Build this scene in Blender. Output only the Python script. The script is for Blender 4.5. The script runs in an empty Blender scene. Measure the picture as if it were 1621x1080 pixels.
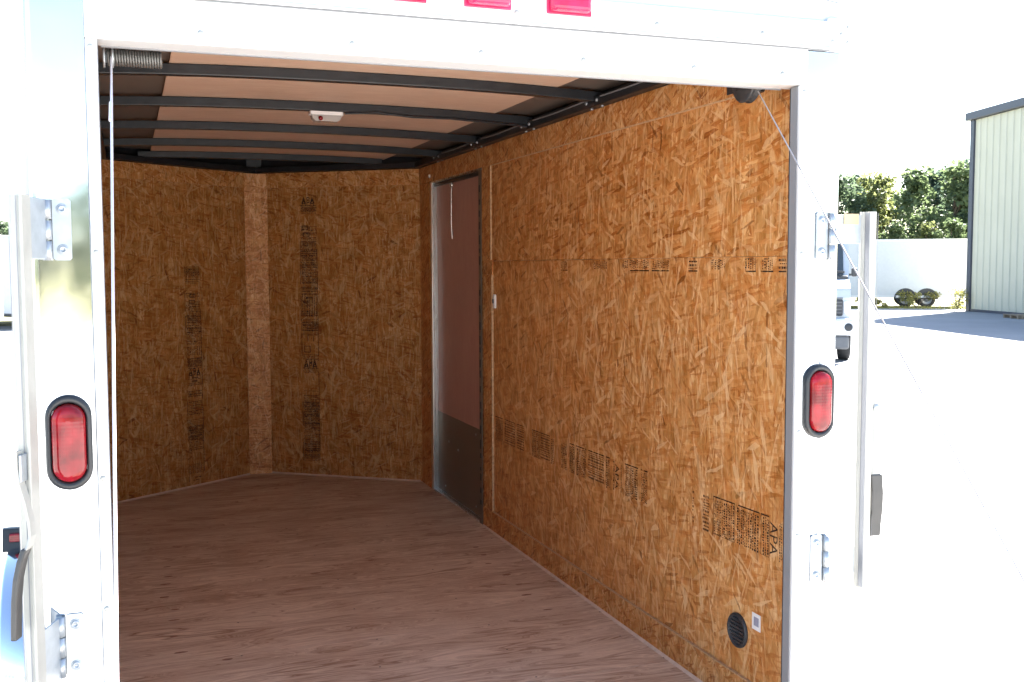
import bpy, bmesh, math, random
from mathutils import Vector, Matrix
random.seed(7)
scene = bpy.context.scene
COL = scene.collection
R = math.radians
G = -0.55                       # ground level; z = 0 is the trailer's floor

# ------------------------------------------------------------------ camera, sky, sun, exposure
cam_d = bpy.data.cameras.new('camera')
cam = bpy.data.objects.new('camera', cam_d); COL.objects.link(cam)
cam_d.sensor_width = 36.0; cam_d.lens = 37.14
cam_d.clip_start = 0.05; cam_d.clip_end = 3000
yaw, pit, rol = 0.3495, 0.0706, -0.0029
fw = Vector((math.sin(yaw)*math.cos(pit), math.cos(yaw)*math.cos(pit), -math.sin(pit)))
r0 = Vector((math.cos(yaw), -math.sin(yaw), 0)); u0 = r0.cross(fw)
rr = r0*math.cos(rol) + u0*math.sin(rol); uu = -r0*math.sin(rol) + u0*math.cos(rol)
M = Matrix((rr, uu, -fw)).transposed().to_4x4(); M.translation = Vector((-0.7502, -2.2012, 1.2711))
cam.matrix_world = M
scene.camera = cam

SUN_EL, SUN_AZ = R(39), R(63)   # azimuth measured from +Y towards +X
world = bpy.data.worlds.new('World'); scene.world = world; world.use_nodes = True
wn = world.node_tree; wn.nodes.clear()
sky = wn.nodes.new('ShaderNodeTexSky'); sky.sky_type = 'NISHITA'; sky.sun_disc = False
sky.sun_elevation = SUN_EL; sky.sun_rotation = SUN_AZ; sky.air_density = 1.0; sky.dust_density = .8; sky.ozone_density = 1.5
bg = wn.nodes.new('ShaderNodeBackground'); bg.inputs['Strength'].default_value = 0.05
wo = wn.nodes.new('ShaderNodeOutputWorld')
wn.links.new(sky.outputs[0], bg.inputs[0]); wn.links.new(bg.outputs[0], wo.inputs[0])
sl = bpy.data.lights.new('sun', 'SUN'); sl.energy = 5.0; sl.angle = R(0.53); sl.color = (1, .96, .9)
so = bpy.data.objects.new('sun', sl); COL.objects.link(so)
sd = Vector((math.sin(SUN_AZ)*math.cos(SUN_EL), math.cos(SUN_AZ)*math.cos(SUN_EL), math.sin(SUN_EL)))
so.rotation_euler = sd.to_track_quat('Z', 'Y').to_euler(); so.location = sd*60
scene.render.engine = 'CYCLES'
try:
    scene.cycles.max_bounces = 14; scene.cycles.diffuse_bounces = 8; scene.cycles.transparent_max_bounces = 12
except Exception: pass
vs = scene.view_settings
vs.view_transform = 'Standard'; vs.look = 'None'; vs.exposure = 3.35; vs.gamma = 1.0; vs.use_curve_mapping = False

# ------------------------------------------------------------------ material helpers
def newmat(name):
    m = bpy.data.materials.new(name); m.use_nodes = True
    nt = m.node_tree; b = nt.nodes['Principled BSDF']
    return m, nt, b
def N(nt, t, **kw):
    n = nt.nodes.new(t)
    for k, v in kw.items():
        if k.startswith('i_'): n.inputs[k[2:]].default_value = v
        elif k.startswith('n_'): n.inputs[int(k[2:])].default_value = v
        else: setattr(n, k, v)
    return n
def L(nt, a, b): nt.links.new(a, b)
def c4(c): return (c[0], c[1], c[2], 1)
def ramp(nt, fac, stops, interp='LINEAR'):
    r = nt.nodes.new('ShaderNodeValToRGB'); e = r.color_ramp.elements; r.color_ramp.interpolation = interp
    while len(e) > 1: e.remove(e[-1])
    e[0].position = stops[0][0]; e[0].color = c4(stops[0][1])
    for p, c in stops[1:]:
        x = e.new(p); x.color = c4(c)
    nt.links.new(fac, r.inputs[0]); return r.outputs[0]
def mixc(nt, fac, a, b, mode='MIX'):
    m = nt.nodes.new('ShaderNodeMix'); m.data_type = 'RGBA'; m.blend_type = mode
    for idx, v in ((0, fac), (6, a), (7, b)):
        if hasattr(v, 'is_output'): nt.links.new(v, m.inputs[idx])
        elif isinstance(v, (int, float)): m.inputs[idx].default_value = v
        else: m.inputs[idx].default_value = c4(v)
    return m.outputs[2]
def math_(nt, op, a, b=0.0):
    m = nt.nodes.new('ShaderNodeMath'); m.operation = op
    for i, v in enumerate((a, b)):
        if hasattr(v, 'is_output'): nt.links.new(v, m.inputs[i])
        else: m.inputs[i].default_value = v
    return m.outputs[0]
def bump(nt, b, h, strength=.2, dist=.002):
    n = N(nt, 'ShaderNodeBump'); n.inputs['Strength'].default_value = strength; n.inputs['Distance'].default_value = dist
    nt.links.new(h, n.inputs['Height']); nt.links.new(n.outputs[0], b.inputs['Normal'])
def uvmap(nt):
    return nt.nodes.new('ShaderNodeUVMap').outputs[0]
def mapped(nt, vec, scale=(1,1,1), rot=0.0, loc=(0,0,0)):
    m = N(nt, 'ShaderNodeMapping', vector_type='TEXTURE')
    m.inputs['Location'].default_value = loc; m.inputs['Rotation'].default_value = (0,0,rot); m.inputs['Scale'].default_value = scale
    nt.links.new(vec, m.inputs['Vector']); return m.outputs[0]

def simple(name, col, rough=.5, metal=0.0, coat=0.0, var=.12, vscale=9.0, bumpk=0.0, bscale=60.0):
    m, nt, b = newmat(name)
    b.inputs['Roughness'].default_value = rough; b.inputs['Metallic'].default_value = metal
    b.inputs['Coat Weight'].default_value = coat
    tc = N(nt, 'ShaderNodeTexCoord')
    n = N(nt, 'ShaderNodeTexNoise', i_Scale=vscale, i_Detail=4.0, i_Roughness=.6); L(nt, tc.outputs['Object'], n.inputs['Vector'])
    lo = tuple(x*(1-var) for x in col); hi = tuple(min(1, x*(1+var)) for x in col)
    L(nt, ramp(nt, n.outputs[0], [(.3, lo), (.7, hi)]), b.inputs['Base Color'])
    rr_ = math_(nt, 'ADD', math_(nt, 'MULTIPLY', n.outputs[0], .16), rough-.08); L(nt, rr_, b.inputs['Roughness'])
    if bumpk:
        n2 = N(nt, 'ShaderNodeTexNoise', i_Scale=bscale, i_Detail=3.0); L(nt, tc.outputs['Object'], n2.inputs['Vector'])
        bump(nt, b, n2.outputs[0], bumpk, .002)
    return m

def osb(name, seed, bright=1.0, flake=1.0):
    rnd = random.Random(seed)
    m, nt, b = newmat(name)
    uv = uvmap(nt)
    dn = N(nt, 'ShaderNodeTexNoise', i_Scale=28.0, i_Detail=4.0); L(nt, uv, dn.inputs['Vector'])
    sub = N(nt, 'ShaderNodeVectorMath', operation='SUBTRACT'); L(nt, dn.outputs['Color'], sub.inputs[0]); sub.inputs[1].default_value = (.5,.5,.5)
    sc = N(nt, 'ShaderNodeVectorMath', operation='SCALE'); L(nt, sub.outputs[0], sc.inputs[0]); sc.inputs['Scale'].default_value = .010
    ad = N(nt, 'ShaderNodeVectorMath', operation='ADD'); L(nt, uv, ad.inputs[0]); L(nt, sc.outputs[0], ad.inputs[1])
    P = ad.outputs[0]
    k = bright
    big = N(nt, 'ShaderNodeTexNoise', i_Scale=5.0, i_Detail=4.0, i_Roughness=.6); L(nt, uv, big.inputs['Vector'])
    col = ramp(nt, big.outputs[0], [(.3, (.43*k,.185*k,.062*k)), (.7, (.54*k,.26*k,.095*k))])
    h = None
    layers = [(84,.11,.026,.48),(20,.10,.024,.54),(-38,.09,.020,.54),(66,.07,.014,.52),(-68,.11,.018,.55),(95,.12,.009,.62),(112,.08,.013,.58),(40,.07,.011,.62),(88,.10,.005,.76),(-15,.06,.010,.64)]
    for i, (ang, lx, ly, thr) in enumerate(layers):
        a = R(ang + rnd.uniform(-9, 9)); s = flake*.95
        mp = mapped(nt, P, (lx*s, ly*s, 1), a, (rnd.uniform(-9,9), rnd.uniform(-9,9), 0))
        v = N(nt, 'ShaderNodeTexVoronoi', voronoi_dimensions='2D', i_Scale=1.0, i_Randomness=1.0); L(nt, mp, v.inputs['Vector'])
        sp = N(nt, 'ShaderNodeSeparateColor'); L(nt, v.outputs['Color'], sp.inputs[0])
        fib = N(nt, 'ShaderNodeTexNoise', i_Scale=1.0, i_Detail=3.0, i_Roughness=.65)
        L(nt, mapped(nt, P, (.06, .003, 1), a), fib.inputs['Vector'])
        shade = math_(nt, 'ADD', math_(nt, 'MULTIPLY', sp.outputs[1], .85), math_(nt, 'MULTIPLY', math_(nt, 'SUBTRACT', fib.outputs[0], .5), .85))
        shade = math_(nt, 'ADD', shade, .075)
        if i % 2: st = [(.02,(.27,.085,.028)), (.16,(.40,.145,.046)), (.42,(.50,.205,.065)), (.7,(.56,.26,.092)), (.97,(.66,.36,.15))]
        else:     st = [(.02,(.26,.105,.036)), (.16,(.40,.18,.060)), (.42,(.51,.25,.085)), (.7,(.61,.335,.135)), (.97,(.78,.52,.28))]
        fc = ramp(nt, shade, [(p_, (c_[0]*k, c_[1]*k, c_[2]*k)) for p_, c_ in st])
        msk = math_(nt, 'MULTIPLY', math_(nt, 'GREATER_THAN', sp.outputs[0], thr), .5 + .4*rnd.random())
        col = mixc(nt, msk, col, fc)
        hh = math_(nt, 'MULTIPLY', math_(nt, 'MULTIPLY', sp.outputs[2], msk), 1.0)
        h = hh if h is None else math_(nt, 'ADD', h, hh)
    # a few dark bark strands, each set lying its own way
    for j in range(3):
        mp = mapped(nt, P, (.05, .011, 1), R(35 + 57*j + rnd.uniform(-12,12)), (rnd.uniform(-9,9), 3, 0))
        v = N(nt, 'ShaderNodeTexVoronoi', voronoi_dimensions='2D', i_Scale=1.0); L(nt, mp, v.inputs['Vector'])
        sp = N(nt, 'ShaderNodeSeparateColor'); L(nt, v.outputs['Color'], sp.inputs[0])
        col = mixc(nt, math_(nt, 'MULTIPLY', math_(nt, 'GREATER_THAN', sp.outputs[0], .992), math_(nt, 'ADD', math_(nt, 'MULTIPLY', sp.outputs[1], .5), .2)), col, (.17*k,.065*k,.032*k))
    # slow drift of tone over the board
    tone = N(nt, 'ShaderNodeTexNoise', i_Scale=14.0, i_Detail=3.0); L(nt, uv, tone.inputs['Vector'])
    col = mixc(nt, .55, col, ramp(nt, tone.outputs[0], [(.3, (.34,)*3), (.7, (.66,)*3)]), 'OVERLAY')
    # pale chips lying on top, a few broad and some like splinters
    for j, (ang, lx, ly, thr) in enumerate(((62,.085,.017,.955),(-30,.075,.015,.958),(98,.11,.008,.94),(80,.06,.006,.93),(20,.06,.010,.96))):
        a = R(ang+rnd.uniform(-12,12))
        mp = mapped(nt, P, (lx*flake, ly*flake, 1), a, (rnd.uniform(-9,9), rnd.uniform(-9,9), 0))
        v = N(nt, 'ShaderNodeTexVoronoi', voronoi_dimensions='2D', i_Scale=1.0); L(nt, mp, v.inputs['Vector'])
        sp = N(nt, 'ShaderNodeSeparateColor'); L(nt, v.outputs['Color'], sp.inputs[0])
        fib = N(nt, 'ShaderNodeTexNoise', i_Scale=1.0, i_Detail=3.0, i_Roughness=.7); L(nt, mapped(nt, P, (.05, .003, 1), a), fib.inputs['Vector'])
        am = math_(nt, 'MULTIPLY', math_(nt, 'ADD', math_(nt, 'MULTIPLY', sp.outputs[1], .55), .10), math_(nt, 'ADD', math_(nt, 'MULTIPLY', fib.outputs[0], 1.1), .25))
        col = mixc(nt, math_(nt, 'MULTIPLY', math_(nt, 'GREATER_THAN', sp.outputs[0], thr), am), col, (.74*k,.50*k,.27*k))
    bc = N(nt, 'ShaderNodeBrightContrast'); L(nt, col, bc.inputs['Color']); bc.inputs['Contrast'].default_value = .13; bc.inputs['Bright'].default_value = .018
    hs = N(nt, 'ShaderNodeHueSaturation'); hs.inputs['Saturation'].default_value = .96; hs.inputs['Hue'].default_value = .4995; L(nt, bc.outputs[0], hs.inputs['Color'])
    col = hs.outputs[0]
    L(nt, col, b.inputs['Base Color'])
    b.inputs['Roughness'].default_value = .55
    bump(nt, b, h, .18, .0008)
    return m

def ply(name, light, mid, dark, seed=0, rough=.55, contrast=1.0, bscale=1.0):
    """plywood: rotary cut veneer, grain runs along U"""
    m, nt, b = newmat(name)
    uv = uvmap(nt)
    off = (seed*3.17, seed*1.73, 0)
    warp = N(nt, 'ShaderNodeTexNoise', i_Scale=1.0, i_Detail=2.0); L(nt, mapped(nt, uv, (.55,.11,1), 0, off), warp.inputs['Vector'])
    sp = N(nt, 'ShaderNodeSeparateXYZ'); L(nt, uv, sp.inputs[0])
    yy = math_(nt, 'ADD', math_(nt, 'MULTIPLY', sp.outputs[1], 26.0*bscale), math_(nt, 'MULTIPLY', warp.outputs[0], 13.0))
    cb = N(nt, 'ShaderNodeCombineXYZ'); L(nt, math_(nt, 'MULTIPLY', sp.outputs[0], .55), cb.inputs[0]); L(nt, yy, cb.inputs[1])
    rings = N(nt, 'ShaderNodeTexNoise', i_Scale=1.6, i_Detail=6.0, i_Roughness=.78); L(nt, cb.outputs[0], rings.inputs['Vector'])
    fine = N(nt, 'ShaderNodeTexNoise', i_Scale=1.0, i_Detail=5.0, i_Roughness=.75); L(nt, mapped(nt, uv, (.16,.0055,1), 0, off), fine.inputs['Vector'])
    blot = N(nt, 'ShaderNodeTexNoise', i_Scale=1.0, i_Detail=3.0); L(nt, mapped(nt, uv, (.42,.13,1), 0, (off[0]+5,2,0)), blot.inputs['Vector'])
    f = math_(nt, 'ADD', math_(nt, 'MULTIPLY', rings.outputs[0], .55), math_(nt, 'ADD', math_(nt, 'MULTIPLY', fine.outputs[0], .34), math_(nt, 'MULTIPLY', blot.outputs[0], .18)))
    d = .058/contrast
    col = ramp(nt, f, [(.535-1.7*d, dark), (.535-.5*d, mid), (.535+.4*d, light), (.535+1.6*d, tuple(min(1,x*1.2) for x in light))])
    L(nt, col, b.inputs['Base Color']); b.inputs['Roughness'].default_value = rough
    bump(nt, b, math_(nt, 'ADD', rings.outputs[0], fine.outputs[0]), .2, .0006)
    return m

def metal(name, col, rough, wavy=.0, brushed=False, wscale=7.0):
    m, nt, b = newmat(name)
    b.inputs['Base Color'].default_value = c4(col); b.inputs['Metallic'].default_value = 1
    tc = N(nt, 'ShaderNodeTexCoord')
    n = N(nt, 'ShaderNodeTexNoise', i_Scale=30.0, i_Detail=4.0); L(nt, tc.outputs['Object'], n.inputs['Vector'])
    if brushed: L(nt, mapped(nt, tc.outputs['Object'], (.006,.006,.4)), n.inputs['Vector']); n.inputs['Scale'].default_value = 1
    L(nt, math_(nt, 'ADD', math_(nt, 'MULTIPLY', n.outputs[0], rough*.8), rough*.6), b.inputs['Roughness'])
    if wavy:
        n2 = N(nt, 'ShaderNodeTexNoise', i_Scale=wscale, i_Detail=1.5); L(nt, tc.outputs['Object'], n2.inputs['Vector'])
        bump(nt, b, n2.outputs[0], wavy, .01)
    return m

M_ = {}
M_['osb'] = [osb('osb_a', 1), osb('osb_b', 2, .97), osb('osb_c', 3, 1.03)]
M_['osb_trim'] = osb('osb_trim', 5, .95, .8)
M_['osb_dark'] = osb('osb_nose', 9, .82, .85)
M_['osb_pale'] = osb('osb_pale', 11, 1.12, .7)
M_['bead'] = simple('pale_bead', (.66,.52,.42), .7, var=.15, vscale=30)
M_['osb_edge'] = simple('osb_edge', (.52,.34,.19), .7, var=.3, vscale=90)
M_['floor'] = [ply('floor_plywood_a', (.67,.565,.45), (.54,.405,.30), (.30,.18,.115), 0), ply('floor_plywood_b', (.68,.575,.46), (.55,.415,.31), (.31,.19,.12), 4)]
M_['luan'] = ply('ceiling_luan', (.78,.57,.44), (.72,.50,.375), (.62,.41,.30), 2, .6, .55)
M_['door'] = ply('door_luan', (.50,.29,.245), (.46,.255,.215), (.40,.215,.175), 6, .5, .5)
M_['knot'] = simple('knot_wood', (.27,.15,.10), .6, var=.35, vscale=60)
M_['black'] = simple('black_steel', (.016,.018,.022), .38, var=.3, vscale=20, bumpk=.05)
M_['rubber'] = simple('black_rubber', (.022,.024,.028), .42, var=.25)
M_['vinyl'] = simple('dark_vinyl_grip', (.055,.052,.05), .45, var=.2)
M_['white'] = simple('white_paint', (.60,.61,.625), .34, coat=.2, var=.02)
M_['offwhite'] = simple('white_enamel', (.50,.52,.54), .42, var=.04)
M_['alu'] = metal('polished_aluminium', (.72,.74,.77), .07, .10)
M_['alu_fender'] = metal('bright_aluminium', (.86,.88,.92), .12, .03, wscale=4)
M_['frame_alu'] = metal('mill_aluminium', (.80,.80,.79), .28, brushed=True)
M_['kick'] = simple('dull_kick_plate', (.20,.165,.125), .5, .35, var=.05)
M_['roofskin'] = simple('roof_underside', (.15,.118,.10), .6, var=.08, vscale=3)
M_['zinc'] = simple('zinc_plate', (.40,.43,.46), .38, .55, var=.10, vscale=40)
M_['bar'] = simple('galvanised_bar', (.40,.395,.365), .45, .2, var=.07, vscale=25)
M_['jamb'] = simple('grey_jamb', (.20,.205,.22), .5, var=.06)
M_['spring'] = simple('dull_spring', (.13,.125,.12), .45, .5)
M_['cable'] = simple('vinyl_cable', (.60,.58,.64), .35, var=.05)
M_['steelcable'] = simple('steel_cable', (.34,.32,.33), .5, .0, var=.1)
M_['paper'] = simple('white_label', (.80,.79,.80), .6, var=.03)
M_['printgrey'] = simple('label_print', (.30,.31,.40), .6, var=.15)
M_['tyre'] = simple('tyre_rubber', (.025,.025,.026), .75, var=.2)
M_['rim'] = simple('wheel_rim', (.30,.31,.33), .35, .6)
M_['glass'] = simple('vehicle_glass', (.05,.06,.065), .08, 0, coat=.5, var=.05)
M_['dark'] = simple('dark_plastic', (.035,.036,.04), .5)
M_['grey'] = simple('grey_plastic', (.13,.13,.135), .5)
M_['tan'] = simple('tan_reflection', (.50,.36,.22), .55)  # colour of the cream building mirrored in the hinge leaf
M_['cream'] = simple('cream_siding', (.47,.455,.36), .45, var=.05, vscale=.7)
M_['trimblue'] = simple('dark_trim', (.05,.055,.075), .45)
M_['roofmetal'] = simple('roof_metal', (.45,.46,.47), .4, .3)
M_['bark'] = simple('bark', (.10,.075,.055), .85, var=.4, vscale=14, bumpk=.4)
M_['pallet'] = simple('pallet_wood', (.22,.17,.12), .8, var=.35, vscale=12)

def lensmat(name='red_lens', cols=((.13,.002,.004),(.26,.004,.010),(.36,.012,.022))):
    m, nt, b = newmat(name)
    b.inputs['Roughness'].default_value = .12; b.inputs['Coat Weight'].default_value = .25; b.inputs['Specular IOR Level'].default_value = .35; b.inputs['Coat Roughness'].default_value = .04
    b.inputs['IOR'].default_value = 1.5
    tc = N(nt, 'ShaderNodeTexCoord')
    sp = N(nt, 'ShaderNodeSeparateXYZ'); L(nt, tc.outputs['Object'], sp.inputs[0])
    n = N(nt, 'ShaderNodeTexNoise', i_Scale=26.0, i_Detail=2.0); L(nt, tc.outputs['Object'], n.inputs['Vector'])
    L(nt, ramp(nt, n.outputs[0], [(.35, cols[0]), (.58, cols[1]), (.75, cols[2])]), b.inputs['Base Color'])
    w = N(nt, 'ShaderNodeTexWave', i_Scale=42.0, bands_direction='Z'); L(nt, tc.outputs['Object'], w.inputs['Vector'])
    bump(nt, b, w.outputs[1], .06, .001)
    return m
M_['red'] = lensmat(); M_['pinkred'] = lensmat('pinkish_red_lens', ((.42,.012,.055),(.52,.02,.085),(.58,.03,.11)))
def inkmat():
    m, nt, b = newmat('stamp_ink')
    b.inputs['Base Color'].default_value = (.035,.022,.017,1); b.inputs['Roughness'].default_value = .7
    uv = uvmap(nt)
    n = N(nt, 'ShaderNodeTexNoise', i_Scale=55.0, i_Detail=4.0, i_Roughness=.7); L(nt, uv, n.inputs['Vector'])
    f = math_(nt, 'MULTIPLY', ramp(nt, n.outputs[0], [(.34, (.10,)*3), (.50, (.98,)*3)]), .95)
    tr = N(nt, 'ShaderNodeBsdfTransparent'); mx = N(nt, 'ShaderNodeMixShader')
    L(nt, f, mx.inputs[0]); L(nt, tr.outputs[0], mx.inputs[1]); L(nt, b.outputs[0], mx.inputs[2])
    L(nt, mx.outputs[0], nt.nodes['Material Output'].inputs[0])
    return m
M_['ink'] = inkmat()
def concrete(name, lo, hi):
    m, nt, b = newmat(name)
    tc = N(nt, 'ShaderNodeTexCoord')
    n = N(nt, 'ShaderNodeTexNoise', i_Scale=.35, i_Detail=8.0, i_Roughness=.65); L(nt, tc.outputs['Object'], n.inputs['Vector'])
    n2 = N(nt, 'ShaderNodeTexNoise', i_Scale=70.0, i_Detail=3.0); L(nt, tc.outputs['Object'], n2.inputs['Vector'])
    c = ramp(nt, n.outputs[0], [(.3, lo), (.7, hi)])
    c = mixc(nt, .12, c, n2.outputs[0], 'OVERLAY')
    L(nt, c, b.inputs['Base Color']); b.inputs['Roughness'].default_value = .85
    bump(nt, b, n2.outputs[0], .2, .003)
    return m
M_['concrete'] = concrete('concrete', (.47,.46,.44), (.56,.555,.53)); M_['shade_grey'] = concrete('shade_grey_concrete', (.19,.20,.215), (.25,.26,.275))  # second mix has extra shade in its colour, for the far slabs
def earth():
    m, nt, b = newmat('dry_grass_ground')
    tc = N(nt, 'ShaderNodeTexCoord')
    n = N(nt, 'ShaderNodeTexNoise', i_Scale=.5, i_Detail=9.0, i_Roughness=.7); L(nt, tc.outputs['Object'], n.inputs['Vector'])
    L(nt, ramp(nt, n.outputs[0], [(.3, (.10,.12,.045)), (.55, (.24,.22,.11)), (.75, (.36,.31,.2))]), b.inputs['Base Color']); b.inputs['Roughness'].default_value = .9
    return m
M_['earth'] = earth()
def leafmat(name, a, bcol):
    m, nt, b = newmat(name)
    oi = N(nt, 'ShaderNodeTexCoord')
    n = N(nt, 'ShaderNodeTexNoise', i_Scale=.9, i_Detail=5.0); L(nt, oi.outputs['Object'], n.inputs['Vector'])
    L(nt, ramp(nt, n.outputs[0], [(.3, a), (.7, bcol)]), b.inputs['Base Color']); b.inputs['Roughness'].default_value = .6
    tl = N(nt, 'ShaderNodeBsdfTranslucent'); tl.inputs[0].default_value = c4(tuple(x*1.2 for x in bcol))
    mx = N(nt, 'ShaderNodeMixShader'); mx.inputs[0].default_value = .45
    L(nt, b.outputs[0], mx.inputs[1]); L(nt, tl.outputs[0], mx.inputs[2]); L(nt, mx.outputs[0], nt.nodes['Material Output'].inputs[0])
    return m
M_['leaf'] = [leafmat('leaf_dark', (.045,.075,.04), (.10,.14,.08)), leafmat('leaf_mid', (.06,.095,.04), (.12,.16,.075)),
              leafmat('leaf_yellow', (.10,.125,.045), (.17,.19,.07)), leafmat('leaf_pine', (.04,.07,.05), (.09,.13,.09))]
M_['weed'] = leafmat('weed_leaf', (.16,.17,.05), (.26,.25,.08))

# ------------------------------------------------------------------ mesh helpers
class MB:
    def __init__(s): s.v = []; s.f = []; s.sm = []
    def add(s, vs, fs, smooth=False):
        o = len(s.v); s.v += [tuple(v) for v in vs]
        s.f += [tuple(o+i for i in f) for f in fs]; s.sm += [smooth]*len(fs)
        return s
    def box(s, x0, x1, y0, y1, z0, z1, mat=None):
        vs = [(x,y,z) for z in (z0,z1) for y in (y0,y1) for x in (x0,x1)]
        if mat is not None: vs = [tuple(mat @ Vector(v)) for v in vs]
        fs = [(0,2,3,1),(4,5,7,6),(0,1,5,4),(2,6,7,3),(0,4,6,2),(1,3,7,5)]
        return s.add(vs, fs)
    def tube(s, pts, r, n=8, caps=True):
        pts = [Vector(p) for p in pts]; rings = []; up = Vector((0,0,1))
        prev = None
        for i, p in enumerate(pts):
            t = (pts[min(i+1,len(pts)-1)] - pts[max(i-1,0)]).normalized()
            if prev is None:
                a = t.cross(up if abs(t.dot(up)) < .9 else Vector((1,0,0))).normalized()
            else:
                a = (prev - t*prev.dot(t)).normalized()
            prev = a; bb = t.cross(a)
            rad = r[i] if isinstance(r, (list, tuple)) else r
            rings.append([p + (a*math.cos(2*math.pi*k/n) + bb*math.sin(2*math.pi*k/n))*rad for k in range(n)])
        vs = [q for ring in rings for q in ring]; fs = []
        for i in range(len(pts)-1):
            for k in range(n):
                fs.append((i*n+k, i*n+(k+1)%n, (i+1)*n+(k+1)%n, (i+1)*n+k))
        s.add(vs, fs, True)
        if caps:
            s.add(rings[0], [tuple(range(n))[::-1]]); s.add(rings[-1], [tuple(range(n))])
        return s
    def prism(s, prof, axis, a, b, smooth=False):
        """closed 2D profile extruded along axis from a to b; profile coords are the two other axes in order"""
        def P(u, v, w): return {'x':(w,u,v),'y':(u,w,v),'z':(u,v,w)}[axis]
        n = len(prof)
        vs = [P(u,v,a) for u,v in prof] + [P(u,v,b) for u,v in prof]
        fs = [(i,(i+1)%n,n+(i+1)%n,n+i) for i in range(n)]
        s.add(vs, fs, smooth); s.add([P(u,v,a) for u,v in prof], [tuple(range(n))[::-1]]); s.add([P(u,v,b) for u,v in prof], [tuple(range(n))])
        return s
    def lathe(s, prof, origin, axis, n=24):
        """profile (radius, along) revolved about axis through origin"""
        o = Vector(origin); w = Vector(axis).normalized()
        a = w.cross(Vector((0,0,1)) if abs(w.z) < .9 else Vector((1,0,0))).normalized(); b = w.cross(a)
        vs = []; fs = []
        for r_, h in prof:
            for k in range(n):
                t = 2*math.pi*k/n; vs.append(o + w*h + (a*math.cos(t)+b*math.sin(t))*r_)
        for i in range(len(prof)-1):
            for k in range(n): fs.append((i*n+k, i*n+(k+1)%n, (i+1)*n+(k+1)%n, (i+1)*n+k))
        return s.add(vs, fs, True)
_cnt = [0]
def obj(name, mb, mat, parent=None, bevel=0.0, swap=False, loc=None):
    me = bpy.data.meshes.new(name); me.from_pydata(mb.v, [], mb.f)
    bm = bmesh.new(); bm.from_mesh(me); bmesh.ops.recalc_face_normals(bm, faces=bm.faces[:]); bm.to_mesh(me); bm.free()
    for p, sflag in zip(me.polygons, mb.sm): p.use_smooth = sflag
    _cnt[0] += 1; rnd = random.Random(_cnt[0]*13+5); ox, oy = rnd.uniform(0, 20), rnd.uniform(0, 20)
    uvl = me.uv_layers.new(name='UVMap'); co = me.vertices
    for p in me.polygons:
        n = p.normal; ax = max(range(3), key=lambda i: abs(n[i]))
        if ax != 2 and abs(n.x) > .2 and abs(n.y) > .2 and abs(n.z) < .3: d = Vector((-n.y, n.x, 0)).normalized()
        else: d = None
        for li in p.loop_indices:
            v = co[me.loops[li].vertex_index].co
            if d is not None: u, w = v.dot(d), v.z
            elif ax == 0: u, w = v.y, v.z
            elif ax == 1: u, w = v.x, v.z
            else: u, w = v.x, v.y
            if swap: u, w = w, u
            uvl.data[li].uv = (u+ox, w+oy)
    if mat is not None: me.materials.append(mat)
    o = bpy.data.objects.new(name, me); COL.objects.link(o)
    if parent is not None: o.parent = parent
    if loc is not None: o.location = loc
    if bevel:
        b = o.modifiers.new('bevel', 'BEVEL'); b.width = bevel; b.segments = 2; b.limit_method = 'ANGLE'; b.angle_limit = R(40)
    return o
def B(x0, x1, y0, y1, z0, z1, mat=None): return MB().box(x0, x1, y0, y1, z0, z1, mat)
def empty(name, loc=(0,0,0), rz=0, parent=None):
    o = bpy.data.objects.new(name, None); COL.objects.link(o); o.location = loc; o.rotation_euler = (0,0,rz)
    if parent is not None: o.parent = parent
    return o
def tag(o, label=None, cat=None, group=None, kind=None):
    if label: o['label'] = label
    if cat: o['category'] = cat
    if group: o['group'] = group
    if kind: o['kind'] = kind
    return o
CH = {}
def copy_tree(o, parent=None):
    c = o.copy(); COL.objects.link(c); c.parent = parent
    for ch in list(o.children): copy_tree(ch, c)
    return c
def text_mb(txt, size):
    cu = bpy.data.curves.new('lettering', 'FONT'); cu.body = txt; cu.size = size; cu.offset = .0
    to = bpy.data.objects.new('lettering', cu); COL.objects.link(to)
    dg = bpy.context.evaluated_depsgraph_get(); me = bpy.data.meshes.new_from_object(to.evaluated_get(dg))
    vs = [tuple(v.co) for v in me.vertices]; fs = [tuple(p.vertices) for p in me.polygons]
    bpy.data.objects.remove(to); bpy.data.curves.remove(cu); bpy.data.meshes.remove(me)
    return vs, fs
def stadium(w, h, n=12):
    r = w/2; s = h/2 - r; pts = []
    for k in range(n+1): t = math.pi*k/n; pts.append((r*math.cos(t), s + r*math.sin(t)))
    for k in range(n+1): t = math.pi + math.pi*k/n; pts.append((r*math.cos(t), -s + r*math.sin(t)))
    return pts
def screw(mb, pos, axis, r=.006, h=.003):
    mb.lathe([(r, 0), (r, h*.4), (r*.7, h*.9), (r*.3, h), (.0004, h)], pos, axis, 10)

# ================================================================== SETTING
gm = MB(); gm.add([(-900,-900,G-.02),(900,-900,G-.02),(900,900,G-.02),(-900,900,G-.02)], [(0,1,2,3)])
tag(obj('ground', gm, M_['earth']), kind='structure')
cm = MB()
sx, sy = 6.1, 6.1
apron = tag(empty('concrete_yard', (0,0,0)), kind='structure')
x = -45.0
slabs = []
big = MB()
for i in range(-7, 7):
    for j in range(-5, 6):
        x0, y0 = i*sx+1.6, j*sy-2.3
        cx_, cy_ = x0+sx/2, y0+sy/2
        if cy_ > 37 or cx_ > 40: continue
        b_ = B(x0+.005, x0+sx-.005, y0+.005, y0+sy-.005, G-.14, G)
        obj('concrete_slab', b_, M_['concrete'] if math.hypot(cx_, cy_-1) < 13.5 else M_['shade_grey'], apron)  # far slabs coloured darker so the building's shadow reads deeper there

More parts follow.
